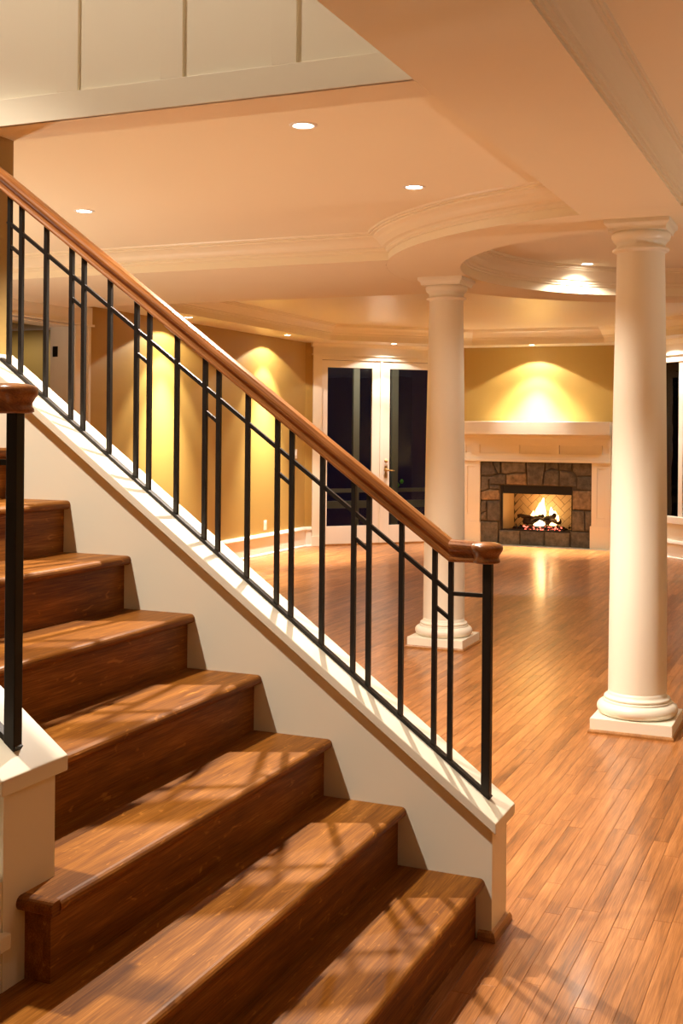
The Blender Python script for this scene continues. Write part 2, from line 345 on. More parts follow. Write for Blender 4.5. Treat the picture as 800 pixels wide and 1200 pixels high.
struct('wall_right', mb, M_OLIVE, 'olive wall out of view on the right', 'wall')
mb = MB(); mb.box(-4.15, -4, -3.2, 8, 0, 5.2); mb.box(-4, 3.61, 8, 8.15, 0, 5.2)
struct('wall_front', mb, M_TRIM, 'cream wall behind the camera', 'wall')
mb = MB(); mb.box(3.61, 3.80, 3.05, 8, 0, HS)
struct('wall_stair', mb, M_OLIVE, 'olive wall end at the left edge where the stair balustrade ends', 'wall')
mb = MB(); mb.box(3.615, 3.80, 1.32, 8, HS + .002, 5.2); mb.box(-4, 3.80, .80, 1.30, HS + .3, 5.2)
up = struct('wall_upper', mb, M_CURB, 'cream board and batten wall above the stairs at the top left', 'wall')
MB().box(3.600, 3.616, 1.30, 8, HS, 2.835).build('rail', M_CURB, up, .0015)
for k in range(13):
    y = 2.65 - .4425 * 3 + k * .4425 - .0
    if y < 1.3: continue
    MB().box(3.601, 3.616, y - .046, y + .046, 2.835, 4.0).build('stile', M_CURB, up, .0015)
MB().box(3.600, 3.616, 1.30, 8, 4.0, 4.1).build('rail', M_CURB, up, .0015)

# hall beyond the cased opening at left
mb = MB(); mb.box(10.7, 10.85, 6.99, 10.5, 0, 2.8); mb.box(6, 10.85, 10.5, 10.65, 0, 2.8); mb.box(6, 6.1, 6.99, 10.5, 0, 2.8)
struct('wall_hall', mb, M_OLIVE, 'olive wall seen through the cased opening at the far left', 'wall')
struct('ceiling', MB().box(6, 10.85, 6.99, 10.6, 2.79, 2.85), M_CEIL, 'ceiling of the hall beyond the cased opening', 'ceiling')
struct('trim_8', MB().sweep([(10.7, 10.5), (10.7, 6.99)], crown(2.69, 2.79, .08), side=-1), M_WHITE, 'bright crown moulding in the hall seen through the cased opening', 'moulding')
# cased opening (door_2)
d2 = MB().box(9.42, 9.62, 6.810, 6.835, 0, 2.585).build('door_2', M_TRIM, None, .003)
d2['kind'] = 'structure'; d2['label'] = 'cream cased opening behind the upper end of the balustrade'; d2['category'] = 'doorway'
MB().box(9.62, 9.66, 6.800, 6.835, 0, 2.585).build('backband', M_TRIM, d2, .003)
MB().box(8.0, 8.24, 6.810, 6.835, 0, 2.585).build('casing', M_TRIM, d2, .003)
MB().box(9.40, 9.42, 6.835, 7.09, 0, 2.565).build('jamb', M_TRIM, d2, .002)
MB().box(8.24, 8.26, 6.835, 7.09, 0, 2.565).build('jamb', M_TRIM, d2, .002)
MB().box(8.24, 9.42, 6.815, 7.09, 2.565, 2.584).build('head_jamb', M_TRIM, d2, .002)
mb = MB(); mb.box(7.98, 9.68, 6.80, 6.836, 2.585, 2.77); mb.box(7.96, 9.70, 6.785, 6.836, 2.585, 2.605)
mb.build('entablature', M_TRIM, d2, .003)
for z in (2.33, 1.3, .3):
    MB().box(9.393, 9.401, 7.0, 7.055, z - .05, z + .05).build('hinge', M_IRON, d2)

# baseboards
def base_prof(h, t=.02): return [(0, 0), (t + .012, 0), (t + .012, .012), (t + .004, .02), (t, .022), (t, h - .055), (t + .012, h - .05), (t + .016, h - .035), (t + .010, h - .012), (t + .004, h), (0, h)]
p45a = [P45(-.001), P45(.09)]
bl = struct('baseboard_left', MB().sweep([(9.66, 6.835), (14.7, 6.835), P45(.095)], base_prof(.27), side=-1), M_WHITE, 'tall white baseboard along the left olive wall', 'baseboard')
struct('baseboard_right', MB().sweep([P45b(0), P45b(3.32)], base_prof(.23), side=-1), M_WHITE, 'white baseboard under the right bay window', 'baseboard')
struct('baseboard_hall', MB().sweep([(10.7, 10.5), (10.7, 6.99)], base_prof(.2), side=-1), M_WHITE, 'baseboard in the hall beyond the opening', 'baseboard')

# ---------------------------------------------------------------- french doors (door_1)
def B45(s0, s1, z0, z1, o0, o1, P=P45): return wall45(MB(), s0, s1, z0, z1, o0, o1, P)
d1 = B45(.105, .235, .12, 2.62, .025, 0).build('door_1', M_TRIM, None, .003)
d1['kind'] = 'structure'; d1['label'] = 'pair of glazed french doors left of the fireplace'; d1['category'] = 'door'
B45(2.035, 2.165, .12, 2.62, .025, 0).build('casing', M_TRIM, d1, .003)
B45(.235, 2.035, 2.565, 2.62, .020, -.02).build('head_casing', M_TRIM, d1, .003)
for s in (.095, 2.03): B45(s, s + .145, 0, .14, .035, 0).build('plinth_block', M_TRIM, d1, .003)
mb = MB(); wall45(mb, .10, 2.17, 2.62, 2.79, .03, 0); wall45(mb, .085, 2.185, 2.62, 2.645, .055, 0)
mb.build('frieze', M_TRIM, d1, .003)
MB().sweep([P45(.075), P45(2.2)], [(0, 2.735), (.04, 2.735), (.045, 2.75), (.065, 2.765), (.085, 2.785), (.085, 2.79), (0, 2.79)], side=-1).build('crown', M_TRIM, d1)
B45(.235, 2.035, -.005, .02, .03, -.1).build('threshold', M_SHOE, d1)
for a, b, g0, g1 in ((.237, 1.133, .332, 1.00), (1.137, 2.033, 1.272, 1.94)):
    lf = B45(a, g0, .02, 2.56, -.015, -.06).build('door_leaf', M_WHITE, d1, .003)
    B45(g1, b, .02, 2.56, -.015, -.06).build('stile', M_WHITE, lf, .003)
    B45(g0, g1, .02, .265, -.015, -.06).build('bottom_rail', M_WHITE, lf, .003)
    B45(g0, g1, 2.462, 2.56, -.015, -.06).build('top_rail', M_WHITE, lf, .003)
    B45(g0 - .005, g1 + .005, .26, 2.467, -.032, -.040).build('glass_pane', M_GLASS, lf)
B45(1.118, 1.158, .02, 2.575, .005, -.02).build('astragal', M_WHITE, d1, .004)
def at45(s, off, z): p = P45(s, off); return (p[0], p[1], z)
mb = MB(); mb.tube([at45(1.215, .0, 1.165), at45(1.215, .012, 1.165)], [.028, .024], 14); mb.tube([at45(1.215, .012, 1.165), at45(1.215, .03, 1.165)], [.012, .012], 10)
mb.build('deadbolt', M_BRASS, d1)
hd = B45(1.198, 1.232, .93, 1.10, .008, -.015).build('handle_plate', M_BRASS, d1, .004)
mb = MB(); mb.tube([at45(1.215, -.01, 1.04), at45(1.215, .05, 1.04), at45(1.22, .06, 1.04), at45(1.32, .06, 1.03)], [.014, .011, .011, .008], 10)
mb.tube([at45(1.215, .0, 1.04), at45(1.215, .014, 1.04)], [.032, .026], 14)
mb.build('lever', M_BRASS, hd)

# right bay window
w1 = B45(.24, .32, .45, 2.55, .02, -.10, P45b).build('window_1', M_WHITE, None, .003)
w1['kind'] = 'structure'; w1['label'] = 'tall window right of the fireplace beside the near column'; w1['category'] = 'window'
for s in (1.24, 2.32): B45(s, s + .09, .53, 2.50, .0, -.10, P45b).build('mullion', M_WHITE, w1, .003)
B45(.24, 2.48, 2.50, 2.56, .02, -.10, P45b).build('head_jamb', M_WHITE, w1, .003)
B45(.20, 2.52, .44, .53, .03, -.10, P45b).build('sill', M_WHITE, w1, .004)
B45(.32, 2.32, 1.56, 1.66, -.07, -.10, P45b).build('reflection_bar', M_DECK, w1, .003)  # solid bar standing in for a dim reflection in the glass
B45(.32, 1.24, .53, 2.50, -.045, -.052, P45b).build('glass_pane', M_GLASS, w1)
B45(1.33, 2.32, .53, 2.50, -.045, -.052, P45b).build('glass_pane', M_GLASS, w1)
mb = wall45(MB(), .05, 2.6, 2.60, 2.75, .03, 0, P45b); wall45(mb, .03, 2.62, 2.585, 2.612, .05, 0, P45b)
mb.build('frieze', M_TRIM, w1, .003)
MB().sweep([P45b(.02), P45b(2.65)], [(0, 2.725), (.04, 2.725), (.05, 2.745), (.085, 2.78), (.085, 2.79), (0, 2.79)], side=-1).build('crown', M_TRIM, w1)

# ---------------------------------------------------------------- floor
fl = struct('floor', MB().box(-4, 16.36, -3.2, 10.6, -.06, -.0195), M_SUB, 'oak strip floor running from the stairs to the fireplace', 'floor')
def proj(x, y, z):
    lat = x * math.sin(TH) - y * math.cos(TH); d = x * math.cos(TH) + y * math.sin(TH)
    if d < .1: return (-1e6, -1e6, d)
    return (400 + FPX * lat / d, YH - FPX * (z - 1.6) / d, d)
PW = 0.0572; planks = []
ry = random.Random(11)
nrow = int((10.5 + 3.2) / PW)
for r in range(nrow):
    y0 = -3.2 + r * PW; x = -4 + ry.uniform(-1, 0)
    while x < 16.34:
        ln = ry.choice((.45, .6, .8, .95, 1.1, 1.3, 1.55)) * ry.uniform(.9, 1.1)
        x1 = min(x + ln, 16.345); x0 = max(x, -4)
        if x1 > -3.9 and x1 - x0 > .02:
            t = min(1, max(0, .5 + ry.gauss(0, .2)))
            if ry.random() < .08: t = .05
            planks.append((x0, x1, y0, t))
        x += ln
def inside(y, x0, x1):
    if y > 6.9: return x1 < 10.7 and x0 > 6
    return True
planks = [p for p in planks if inside(p[2], p[0], p[1])]
def vis(p):
    x0, x1, y0, t = p; ok = False
    for k in range(5):
        xx = x0 + (x1 - x0) * k / 4; u, v, d = proj(xx, y0 + PW / 2, 0)
        if -20 < u < 820 and v < 1230 and d > 0:
            # behind the stairs / curb?
            if xx < 3.75 and y0 > 1.05: continue
            # hidden by the curb
            if u < 600 and v > 945 + (u - 600) * .90 : 
                if not (u > 480 and v > 1100): continue
            ok = True
    return ok
def score(p):
    u, v, d = proj((p[0] + p[1]) / 2, p[2] + PW / 2, 0); return d
near = sorted([p for p in planks if vis(p)], key=score)[:298]
ns = set(near)
def plank_box(mb, p, z):
    x0, x1, y0, t = p; g = .0004; b = .0009; zt = z
    X0, X1, Y0, Y1 = x0 + g * .6, x1 - g * .6, y0 + g, y0 + PW - g
    vs = [(X0, Y0, -.019), (X1, Y0, -.019), (X1, Y1, -.019), (X0, Y1, -.019), (X0, Y0, zt - b * .6), (X1, Y0, zt - b * .6), (X1, Y1, zt - b * .6), (X0, Y1, zt - b * .6),
          (X0 + b, Y0 + b, zt), (X1 - b, Y0 + b, zt), (X1 - b, Y1 - b, zt), (X0 + b, Y1 - b, zt)]
    fs = [(8, 9, 10, 11), (4, 5, 9, 8), (5, 6, 10, 9), (6, 7, 11, 10), (7, 4, 8, 11), (0, 1, 5, 4), (1, 2, 6, 5), (2, 3, 7, 6), (3, 0, 4, 7)]
    mb.add(vs, fs, t)
for p in near:
    m = MB(); plank_box(m, p, ry.uniform(-.0003, .0)); m.build('plank', M_FLOOR, fl)
m = MB()
for p in planks:
    if p not in ns: plank_box(m, p, 0)
o = m.build('plank', M_FLOOR, fl); o['kind'] = 'stuff'

# ---------------------------------------------------------------- staircase
RS, TR, XR, Y1, NO = .19024, .26384, 3.607, 1.0698, .029
XL = 2.137
st = thing('staircase', 'stained oak staircase climbing from the bottom right to the left', 'staircase', None, (3.0, Y1, 0))
def tread_prof(y0, y1, z):   # (y,z) section with a rounded nosing
    t = .032; pts = [(y1, z - t), (y1, z)]
    r = t / 2
    for k in range(9):
        a = PI / 2 + PI * k / 8; pts.append((y0 + r + r * math.cos(a), z - r + r * math.sin(a)))
    return pts
NS = 13
for k in range(1, NS + 1):
    z = k * RS; yf = Y1 + (k - 1) * TR
    x0 = .4 if k <= 2 else (XL - .031 if k == 3 else 2.242)
    tone = rnd.uniform(.3, .7)
    m = MB()
    yb = yf + TR + .012
    if k == 3:
        # tread with a returned nosing at its open left end
        m.prism(tread_prof(yf - NO, yb, z), 0, 2.137, XR, tone)
        r = .016; sec = [(2.137, z - .032), (2.137, z)]
        for q in range(9):
            a = PI / 2 + PI * q / 8; sec.append((XL - .031 + r + r * math.cos(a), z - r + r * math.sin(a)))
        m.prism(sec, 1, yf - NO + .004, 1.667, tone * .8)
    else:
        m.prism(tread_prof(yf - NO, yb if k != 2 else yb, z), 0, x0, XR, tone)
    m.build('tread', M_STEP, st)
    m = MB(); rx0 = .43 if k <= 2 else (XL if k == 3 else 2.242)
    m.box(rx0, XR, yf, yf + .02, z - RS - (.0 if k == 1 else .0), z - .032, rnd.uniform(.3, .7)); m.build('riser', M_STEP, st)
    if k == 3:
        MB().box(XL, XL + .02, yf + .02, 1.667, z - RS, z - .032, .45).build('riser', M_STEP, st)
        MB().box(XL + .02, 2.242, yf + .02, 1.667, z - RS, z - .032, .45).build('carcass', M_STEP, st)
        MB().box(2.00, XL + .0, yf, yf + TR - .0 + .3, z - 2 * RS - .0, z - RS - .032, .4).build('carcass', M_STEP, st)
# second tread reaches back under the pier
MB().box(.4, XL, Y1 + 2 * TR + .0122, 1.668, 2 * RS - .032, 2 * RS, .5).build('tread', M_STEP, st)
m = MB()
m.prism([(Y1 + .09, .0), (Y1 + NS * TR, 0), (Y1 + NS * TR, NS * RS - .06), (Y1 + .09, .09 * RS / TR - .06 + .001)], 0, 2.3, 3.60)
m.build('carriage', M_SUB, st)
yt = Y1 + NS * TR
lp = MB().box(-.2, XR, yt, 7.9, NS * RS - .2, NS * RS).build('landing', M_STEP, st)

# ---------------------------------------------------------------- knee walls (curbs)
RK = .735
def knee(name, label, xa, xb, y0, zc0, yend, zfloor, capx0, capx1, wood_shoe=True):
    """zc0: cap top height at y0-.02; cap vertical thickness .036"""
    t = thing(name, label, 'knee wall', None, ((xa + xb) / 2, y0, zfloor))
    top = lambda y: zc0 + RK * (y - (y0 - .02)); th = .036
    m = MB(); m.prism([(y0, zfloor), (yend, zfloor), (yend, top(yend) - th), (y0, top(y0) - th)], 0, xa, xb); m.build('wall_body', M_CURB, t)
    m = MB(); m.prism([(y0 - .02, top(y0 - .02) - th), (yend, top(yend) - th), (yend, top(yend)), (y0 - .02, top(y0 - .02))], 0, capx0, capx1)
    m.build('cap', M_CURB, t, .003)
    return t, top
kr, topR = knee('knee_wall', 'cream sloped stair wall with white cap between the steps and the far room', XR, 3.777, 1.018, .378, 3.05, 0, 3.577, 3.805)
m = MB(); m.sweep([(XR + .0, 1.06), (XR, 1.018), (3.777, 1.018), (3.777, 1.9)], [(0, 0), (.017, 0), (.016, .014), (.010, .026), (0, .030)], side=-1)
m.build('shoe_moulding', M_SHOE, kr)
kl, topL = knee('knee_wall', 'cream stair wall end with cap at the lower left edge', 2.062, 2.242, 1.667, .846, 4.6, 2 * RS - .01, 2.032, 2.264)
# panelled landing wall with ledge beside the left knee wall
m = MB(); m.box(.3, 2.062, 1.670, 1.80, 2 * RS, .62); m.build('side_panel', M_CURB, kl)
m = MB(); m.box(.3, 2.070, 1.650, 1.80, .475, .51); m.build('ledge', M_CURB, kl, .003)

# ---------------------------------------------------------------- balustrades
def rail_section():
    # (x offset, height) of the moulded handrail, closed loop
    half = [(0, 0), (.023, 0), (.027, .003), (.028, .008), (.026, .013), (.0205, .015), (.019, .021), (.021, .029), (.027, .036), (.0285, .038), (.033, .040), (.0345, .047), (.032, .054), (.027, .058), (.0255, .059), (.020, .064), (0, .067)]
    return half + [(-x, z) for x, z in half[-2:0:-1]]
def balustrade(label, xc, ys, ynewel, top, ytop, offs, nb_pairs):
    """top(y): cap height; offs: heights above cap line for rail bottom, mid rail"""
    base = (xc, ynewel, top(ynewel))
    t = thing('stair_railing', label, 'railing', None, base)
    rb = lambda y: top(y) + offs[0]; mr = lambda y: top(y) + offs[1]
    yk = ynewel + .124                       # where the slope turns level
    zl = rb(yk)
    sec = rail_section(); n = len(sec); vs = []
    # rings: upper end, knee, level end ; ring planes: slope ring is vertical cut
    for (y, z) in ((ytop, rb(ytop)), (yk, zl), (ynewel + .02, zl)):
        sl = 1.0
        for (dx, dz) in sec:
            k = 1.20 if y == ytop else 1.08
            if y == ynewel + .02: k = 1.0
            vs.append((xc + dx, y, z + dz * k))
    m = MB()
    for i in range(2):
        m.add([vs[i * n + q] for q in range(n)] + [vs[(i + 1) * n + q] for q in range(n)], [(q, (q + 1) % n, n + (q + 1) % n, n + q) for q in range(n)] + [tuple(range(n)), tuple(range(n, 2 * n))], .45 if i else .5)
    hr = m.build('handrail', M_RAIL, t)
    prof = [(.0, 0), (.041, 0), (.045, .004), (.045, .010), (.041, .015), (.042, .024), (.048, .034), (.053, .042), (.054, .050), (.052, .057), (.045, .062), (.030, .066), (.012, .0675), (0, .068)]
    m = MB(); m.lathe([(r, zl + z) for r, z in prof], xc, ynewel + .006, 32, .35); m.build('volute_cap', M_RAIL, hr)
    # newel
    m = MB(); m.box(xc - .0145, xc + .0145, ynewel - .0145, ynewel + .0145, top(ynewel) - .008, zl + .004); 
    m.build('newel_post', M_IRON, t, .002)
    w = .0155
    for y in ys:
        m = MB(); m.box(xc - w / 2, xc + w / 2, y - w / 2, y + w / 2, top(y), rb(y) + .008); m.build('baluster', M_IRON, t)
    m = MB(); a = ynewel - .016; b = ys[-1] + .035
    m.bar((xc, a, top(a) + .007), (xc, b, top(b) + .007), .026, .012, up=(0, -RK, 1)); m.build('bottom_rail', M_IRON, t, .0015)
    y0 = ys[0]; m = MB()
    m.bar((xc, y0, mr(y0)), (xc, ys[-1] + .01, mr(ys[-1] + .01)), .013, .013, up=(0, -RK, 1)); m.bar((xc, ynewel, mr(y0) + .0), (xc, y0 + .004, mr(y0)), .013, .013)
    m.build('middle_rail', M_IRON, t)
    for (i, j) in nb_pairs:
        m = MB(); m.bar((xc, ys[i], mr(ys[i]) - .085), (xc, ys[j], mr(ys[j]) - .085), .012, .012, up=(0, -RK, 1)); m.build('rung', M_IRON, t)
    return t
ysR = []
y = 1.187
pairs = []
k = 0
while y < 2.99 and k < 30:
    ph = k % 3
    ysR.append(y)
    if ph == 1: pairs.append((k - 1, k))
    y += (.0555, .1165, .1168)[ph]; k += 1
balustrade('long oak and black iron balustrade along the right side of the stairs', 3.69, ysR, 1.063, topR, 3.10, (.658, .553), pairs)
ysL = []; y = 1.70 + .124; k = 0; pl = []
while y < 4.4:
    ysL.append(y)
    if k % 3 == 1: pl.append((k - 1, k))
    y += (.0555, .1165, .1168)[k % 3]; k += 1
balustrade('lower end of the near left balustrade, cut by the left edge', 2.14, ysL, 1.706, topL, 4.5, (.650, .545), pl)

# ---------------------------------------------------------------- columns
def column(label, cx, cy):
    t = thing('column', label, 'column', None, (cx, cy, 0))
    b = .213
    m = MB(); m.sweep([(cx - b, cy - b), (cx + b, cy - b), (cx + b, cy + b), (cx - b, cy + b)], [(-.02, 0), (.010, 0), (.010, .010), (.006, .018), (0, .020), (-.02, .020)], side=-1, closed=True)
    m.build('shoe_moulding', M_SHOE, t)
    MB().box(cx - b, cx + b, cy - b, cy + b, 0, .078).build('plinth', M_TRIM, t, .002)
    m = MB(); pr = [(.15, .078)]
    for k in range(13):
        a = -PI / 2 + PI * k / 12; pr.append((.178 + .036 * math.cos(a), .113 + .035 * math.sin(a)))
    pr += [(.180, .150), (.180, .157), (.172, .160)]
    for k in range(7):
        a = -PI / 2 + PI * k / 6; pr.append((.166 + .010 * math.cos(a), .169 + .009 * math.sin(a)))
    pr += [(.160, .180), (.156, .190), (.1545, .205), (.12, .206)]
    m.lathe(pr, cx, cy, 64); m.build('base', M_TRIM, t)
    m = MB(); pr = []
    for k in range(25):
        u = k / 24; z = .19 + u * (2.58 - .19); r = .1545 - (.1545 - .126) * (u ** 1.6); pr.append((r, z))
    m.lathe(pr, cx, cy, 64); m.build('shaft', M_TRIM, t)
    m = MB(); pr = [(.12, 2.56), (.128, 2.565), (.130, 2.570)]
    for k in range(9):
        a = -PI / 2 + PI * k / 8; pr.append((.138 + .012 * math.cos(a), 2.582 + .010 * math.sin(a)))
    pr += [(.131, 2.594), (.128, 2.60), (.128, 2.617), (.135, 2.619), (.135, 2.626), (.141, 2.627), (.149, 2.635), (.155, 2.648), (.157, 2.660), (.156, 2.668), (.150, 2.676), (.12, 2.677)]
    m.lathe(pr, cx, cy, 64); m.build('capital', M_TRIM, t)
    m = MB(); q = .150
    m.sweep([(cx - q, cy - q), (cx + q, cy - q), (cx + q, cy + q), (cx - q, cy + q)], [(-.05, 2.676), (0, 2.676), (.002, 2.690), (.008, 2.700), (.018, 2.708), (.021, 2.714), (.021, 2.7335), (-.05, 2.7335)], side=-1, closed=True)
    m.box(cx - .11, cx + .11, cy - .11, cy + .11, 2.677, 2.733)
    m.build('abacus', M_TRIM, t)
    return t
column('large cream round column at the right, nearest the viewer', 6.529, 1.041)
column('cream round column behind the lower end of the balustrade, farther away', 8.444, 2.771)

# ---------------------------------------------------------------- fireplace
fp = thing('fireplace', 'cream mantel fireplace with a stone surround in the far wall', 'fireplace', None, (16.25, yc, 0))
XS = 16.27                                            # face of the stone
sy0, sy1, sz = yc + .79, yc - .79, 1.170
def fbox(x0, x1, ya, yb, z0, z1): return MB().box(x0, x1, min(ya, yb), max(ya, yb), z0, z1)
fbox(16.02, 16.35, yc - 1.07, yc + 1.07, 1.555, 1.735).build('mantel_shelf', M_TRIM, fp, .004)
fbox(16.19, 16.35, yc - 1.05, yc + 1.05, 1.50, 1.556).build('bed_moulding', M_TRIM, fp, .006)
fz = fbox(16.235, 16.35, yc - 1.05, yc + 1.05, 1.175, 1.50).build('frieze', M_TRIM, fp, .002)
# frieze panels: raised frame strips leaving recessed panels
m = MB()
px = [-1.05, -1.02 , -.925, -.81, -.36, -.255, .195, .30, .76, .875, .985, 1.05]
cols = [(-1.05, -1.02), (-.935, -.805), (-.345, -.235), (.215, .325), (.795, .915), (1.0, 1.05)]
for a, b in cols: m.box(16.212, 16.236, yc + a, yc + b, 1.29, 1.41)
m.box(16.212, 16.236, yc - 1.05, yc + 1.05, 1.41, 1.50); m.box(16.212, 16.236, yc - 1.05, yc + 1.05, 1.215, 1.29)
m.build('panel_frame', M_TRIM, fz, .0015)
fbox(16.195, 16.236, yc - 1.06, yc + 1.06, 1.172, 1.215).build('architrave', M_TRIM, fp, .004)
for sgn in (1, -1):
    a, b = yc + sgn * .79, yc + sgn * 1.05
    pl_ = fbox(16.235, 16.35, a, b, 0, 1.172).build('pilaster', M_TRIM, fp, .003)
    m = MB(); c = (a + b) / 2
    for (u0, u1, v0, v1) in ((-.129, -.055, .31, 1.10), (.055, .129, .31, 1.10), (-.129, .129, 1.10, 1.17), (-.055, .055, .31, .42)):
        m.box(16.224, 16.236, c + u0, c + u1, v0, v1)
    m.build('panel_frame', M_TRIM, pl_, .0015)
    fbox(16.21, 16.36, a - sgn * .015, b + sgn * .01, 0, .31).build('base_block', M_TRIM, pl_, .003)
# stones, polygons in a local grid
STN = [([(48,58),(123,58),(158,138),(120,153),(48,150)],.2), ([(127,58),(178,58),(179,128),(162,136)],.15), ([(182,58),(338,58),(342,124),(270,127),(213,137),(183,132)],.55), ([(343,58),(460,58),(446,205),(352,205)],.3),
 ([(464,58),(543,58),(543,100),(500,94),(462,112)],.25), ([(547,58),(628,58),(626,108),(547,103)],.2), ([(632,58),(750,58),(750,136),(658,139),(631,110)],.35), ([(215,141),(270,131),(341,128),(348,205),(215,205)],.8),
 ([(457,118),(500,99),(546,107),(546,206),(450,205)],.3), ([(550,108),(628,112),(656,142),(656,206),(550,206)],.25), ([(660,143),(750,140),(750,226),(660,226)],.1), ([(106,165),(120,157),(160,142),(182,137),(211,142),(211,205),(106,205)],.35),
 ([(48,154),(116,157),(103,167),(102,232),(60,252),(48,248)],.45), ([(48,255),(75,248),(110,236),(170,240),(174,303),(60,309),(48,300)],.95), ([(106,208),(176,208),(174,236),(108,232)],.3), ([(48,313),(88,314),(88,375),(48,396)],.3),
 ([(92,313),(176,308),(176,441),(96,441)],.15), ([(48,400),(88,380),(92,438),(48,438)],.5), ([(48,443),(166,445),(168,590),(48,590)],.4), ([(171,498),(303,498),(303,590),(171,590)],.5), ([(307,498),(459,498),(460,590),(307,590)],.05),
 ([(463,498),(618,498),(618,590),(463,590)],.4), ([(622,488),(750,486),(750,590),(622,590)],.1), ([(632,356),(705,355),(708,483),(632,484)],.45), ([(709,356),(750,356),(750,482),(712,483)],.35), ([(632,230),(750,230),(750,352),(632,352)],.8)]
ml = MB()
gy = lambda u: sy0 - (u - 48) / 702 * 1.58
gz = lambda v: sz - (v - 58) / 532 * sz
oy0, oy1, oz0, oz1 = gy(179), gy(629), gz(497), gz(209)
for poly, tone in STN:
    P2 = [(gy(u), gz(v)) for u, v in poly]; c = Vector((sum(p[0] for p in P2) / len(P2), sum(p[1] for p in P2) / len(P2)))
    def shr(d):
        out = []
        for p in P2:
            v = Vector(p) - c; l = v.length; out.append(c + v * max(.2, (l - d) / l))
        return out
    # subdivide edges for a rougher outline
    r0, r1, r2 = shr(.002), shr(.008), shr(.03); n = len(P2); pr = rnd.uniform(.0, .018)
    vs = []
    for ring_, x in ((r0, XS + .03), (r0, XS + .004 - pr * .5), (r1, XS - .010 - pr), (r2, XS - .016 - pr)):
        for q in ring_: vs.append((x + rnd.uniform(-.003, .003), q.x + rnd.uniform(-.003, .003), q.y + rnd.uniform(-.003, .003)))
    vs.append((XS - .018 - pr, c.x, c.y)); fs = []
    for i in range(3):
        for k in range(n): fs.append((i * n + k, i * n + (k + 1) % n, (i + 1) * n + (k + 1) % n, (i + 1) * n + k))
    for k in range(n): fs.append((3 * n + k, 3 * n + (k + 1) % n, 4 * n))
    MB().add(vs, fs, tone).build('stone', M_STONE, fp)
m = MB()
m.box(XS - .003, 16.35, oy0, sy0, 0, sz); m.box(XS - .003, 16.35, sy1, oy1, 0, sz); m.box(XS - .003, 16.35, oy1, oy0, oz1, sz); m.box(XS - .003, 16.35, oy1, oy0, 0, oz0)
m.build('mortar', M_MORTAR, fp)
fb = MB()
xb = 16.80
fb.box(xb, xb + .02, oy1 + .05, oy0 - .05, oz0, oz1)
fb.prism([(16.30, oy0), (16.30, oy0 + .02), (xb, oy0 - .03), (xb, oy0 - .05)], 2, oz0, oz1)
fb.prism([(16.30, oy1), (16.30, oy1 - .02), (xb, oy1 + .03), (xb, oy1 + .05)], 2, oz0, oz1)
fb.box(16.30, xb, oy1 - .02, oy0 + .02, oz1, oz1 + .02); fb.box(16.30, xb, oy1 - .02, oy0 + .02, oz0 - .02, oz0)
fbx = fb.build('firebox', M_BLACK, fp)
MB().box(16.285, 16.31, oy1, oy0, oz1 - .115, oz1).build('hood', M_BLACK, fbx, .003)
m = MB(); w = .028
m.box(16.275, 16.30, oy0 - w, oy0, oz0, oz1); m.box(16.275, 16.30, oy1, oy1 + w * .4, oz0, oz1); m.box(16.275, 16.30, oy1, oy0, oz0, oz0 + .02)
m.build('metal_frame', M_BLACK, fbx, .002)
# herringbone fire brick: joined, each brick proud of the back panel
m = MB(); bw, bl = .085, .17
def clipbox(cy_, cz_, ang, x, lo, hi, zlo, zhi):
    c, s = math.cos(ang), math.sin(ang); hw, hl = bw / 2 - .003, bl / 2 - .003
    pts = [(cy_ + c * a - s * b, cz_ + s * a + c * b) for a, b in ((-hl, -hw), (hl, -hw), (hl, hw), (-hl, hw))]
    if all(lo - .13 < p[0] < hi + .13 and zlo - .13 < p[1] < zhi for p in pts): m.prism([(min(hi, max(lo, p[0])), max(zlo, p[1])) for p in pts], 0, x - .008, x + .005, rnd.random())
for i in range(-14, 15):
    for j in range(-14, 15):
        q4 = (i - j) % 4
        if q4 == 0: u, v, ang = (i + 1) * bw, (j + .5) * bw, 0
        elif q4 == 3: u, v, ang = (i + .5) * bw, (j + 1) * bw, PI / 2
        else: continue
        clipbox(yc + (u - v) * .7071, .5 + (u + v) * .7071, ang + PI / 4, xb - .004, oy1 + .05, oy0 - .05, oz0, oz1 + .08)
bk = m.build('fire_brick', M_FBRICK, fbx); bk['kind'] = 'stuff'
MB().box(xb - .004, xb, oy1 + .05, oy0 - .05, oz0, oz1).build('back_panel', M_MORTAR, fbx)
m = MB()
m.prism([(16.32, oy0 - .003), (16.32, oy0 - .001), (xb, oy0 - .05), (xb, oy0 - .055)], 2, oz0, oz1 - .12); m.build('side_panel', M_FBRICK, fbx)
m = MB(); m.prism([(16.32, oy1 + .003), (16.32, oy1 + .001), (xb, oy1 + .05), (xb, oy1 + .055)], 2, oz0, oz1 - .12)
m.build('side_panel', M_FBRICK, fbx)
MB().box(16.05, XS + .0, yc - 1.10, yc + 1.10, -.001, .006).build('hearth_strip', M_MARBLE, fp)

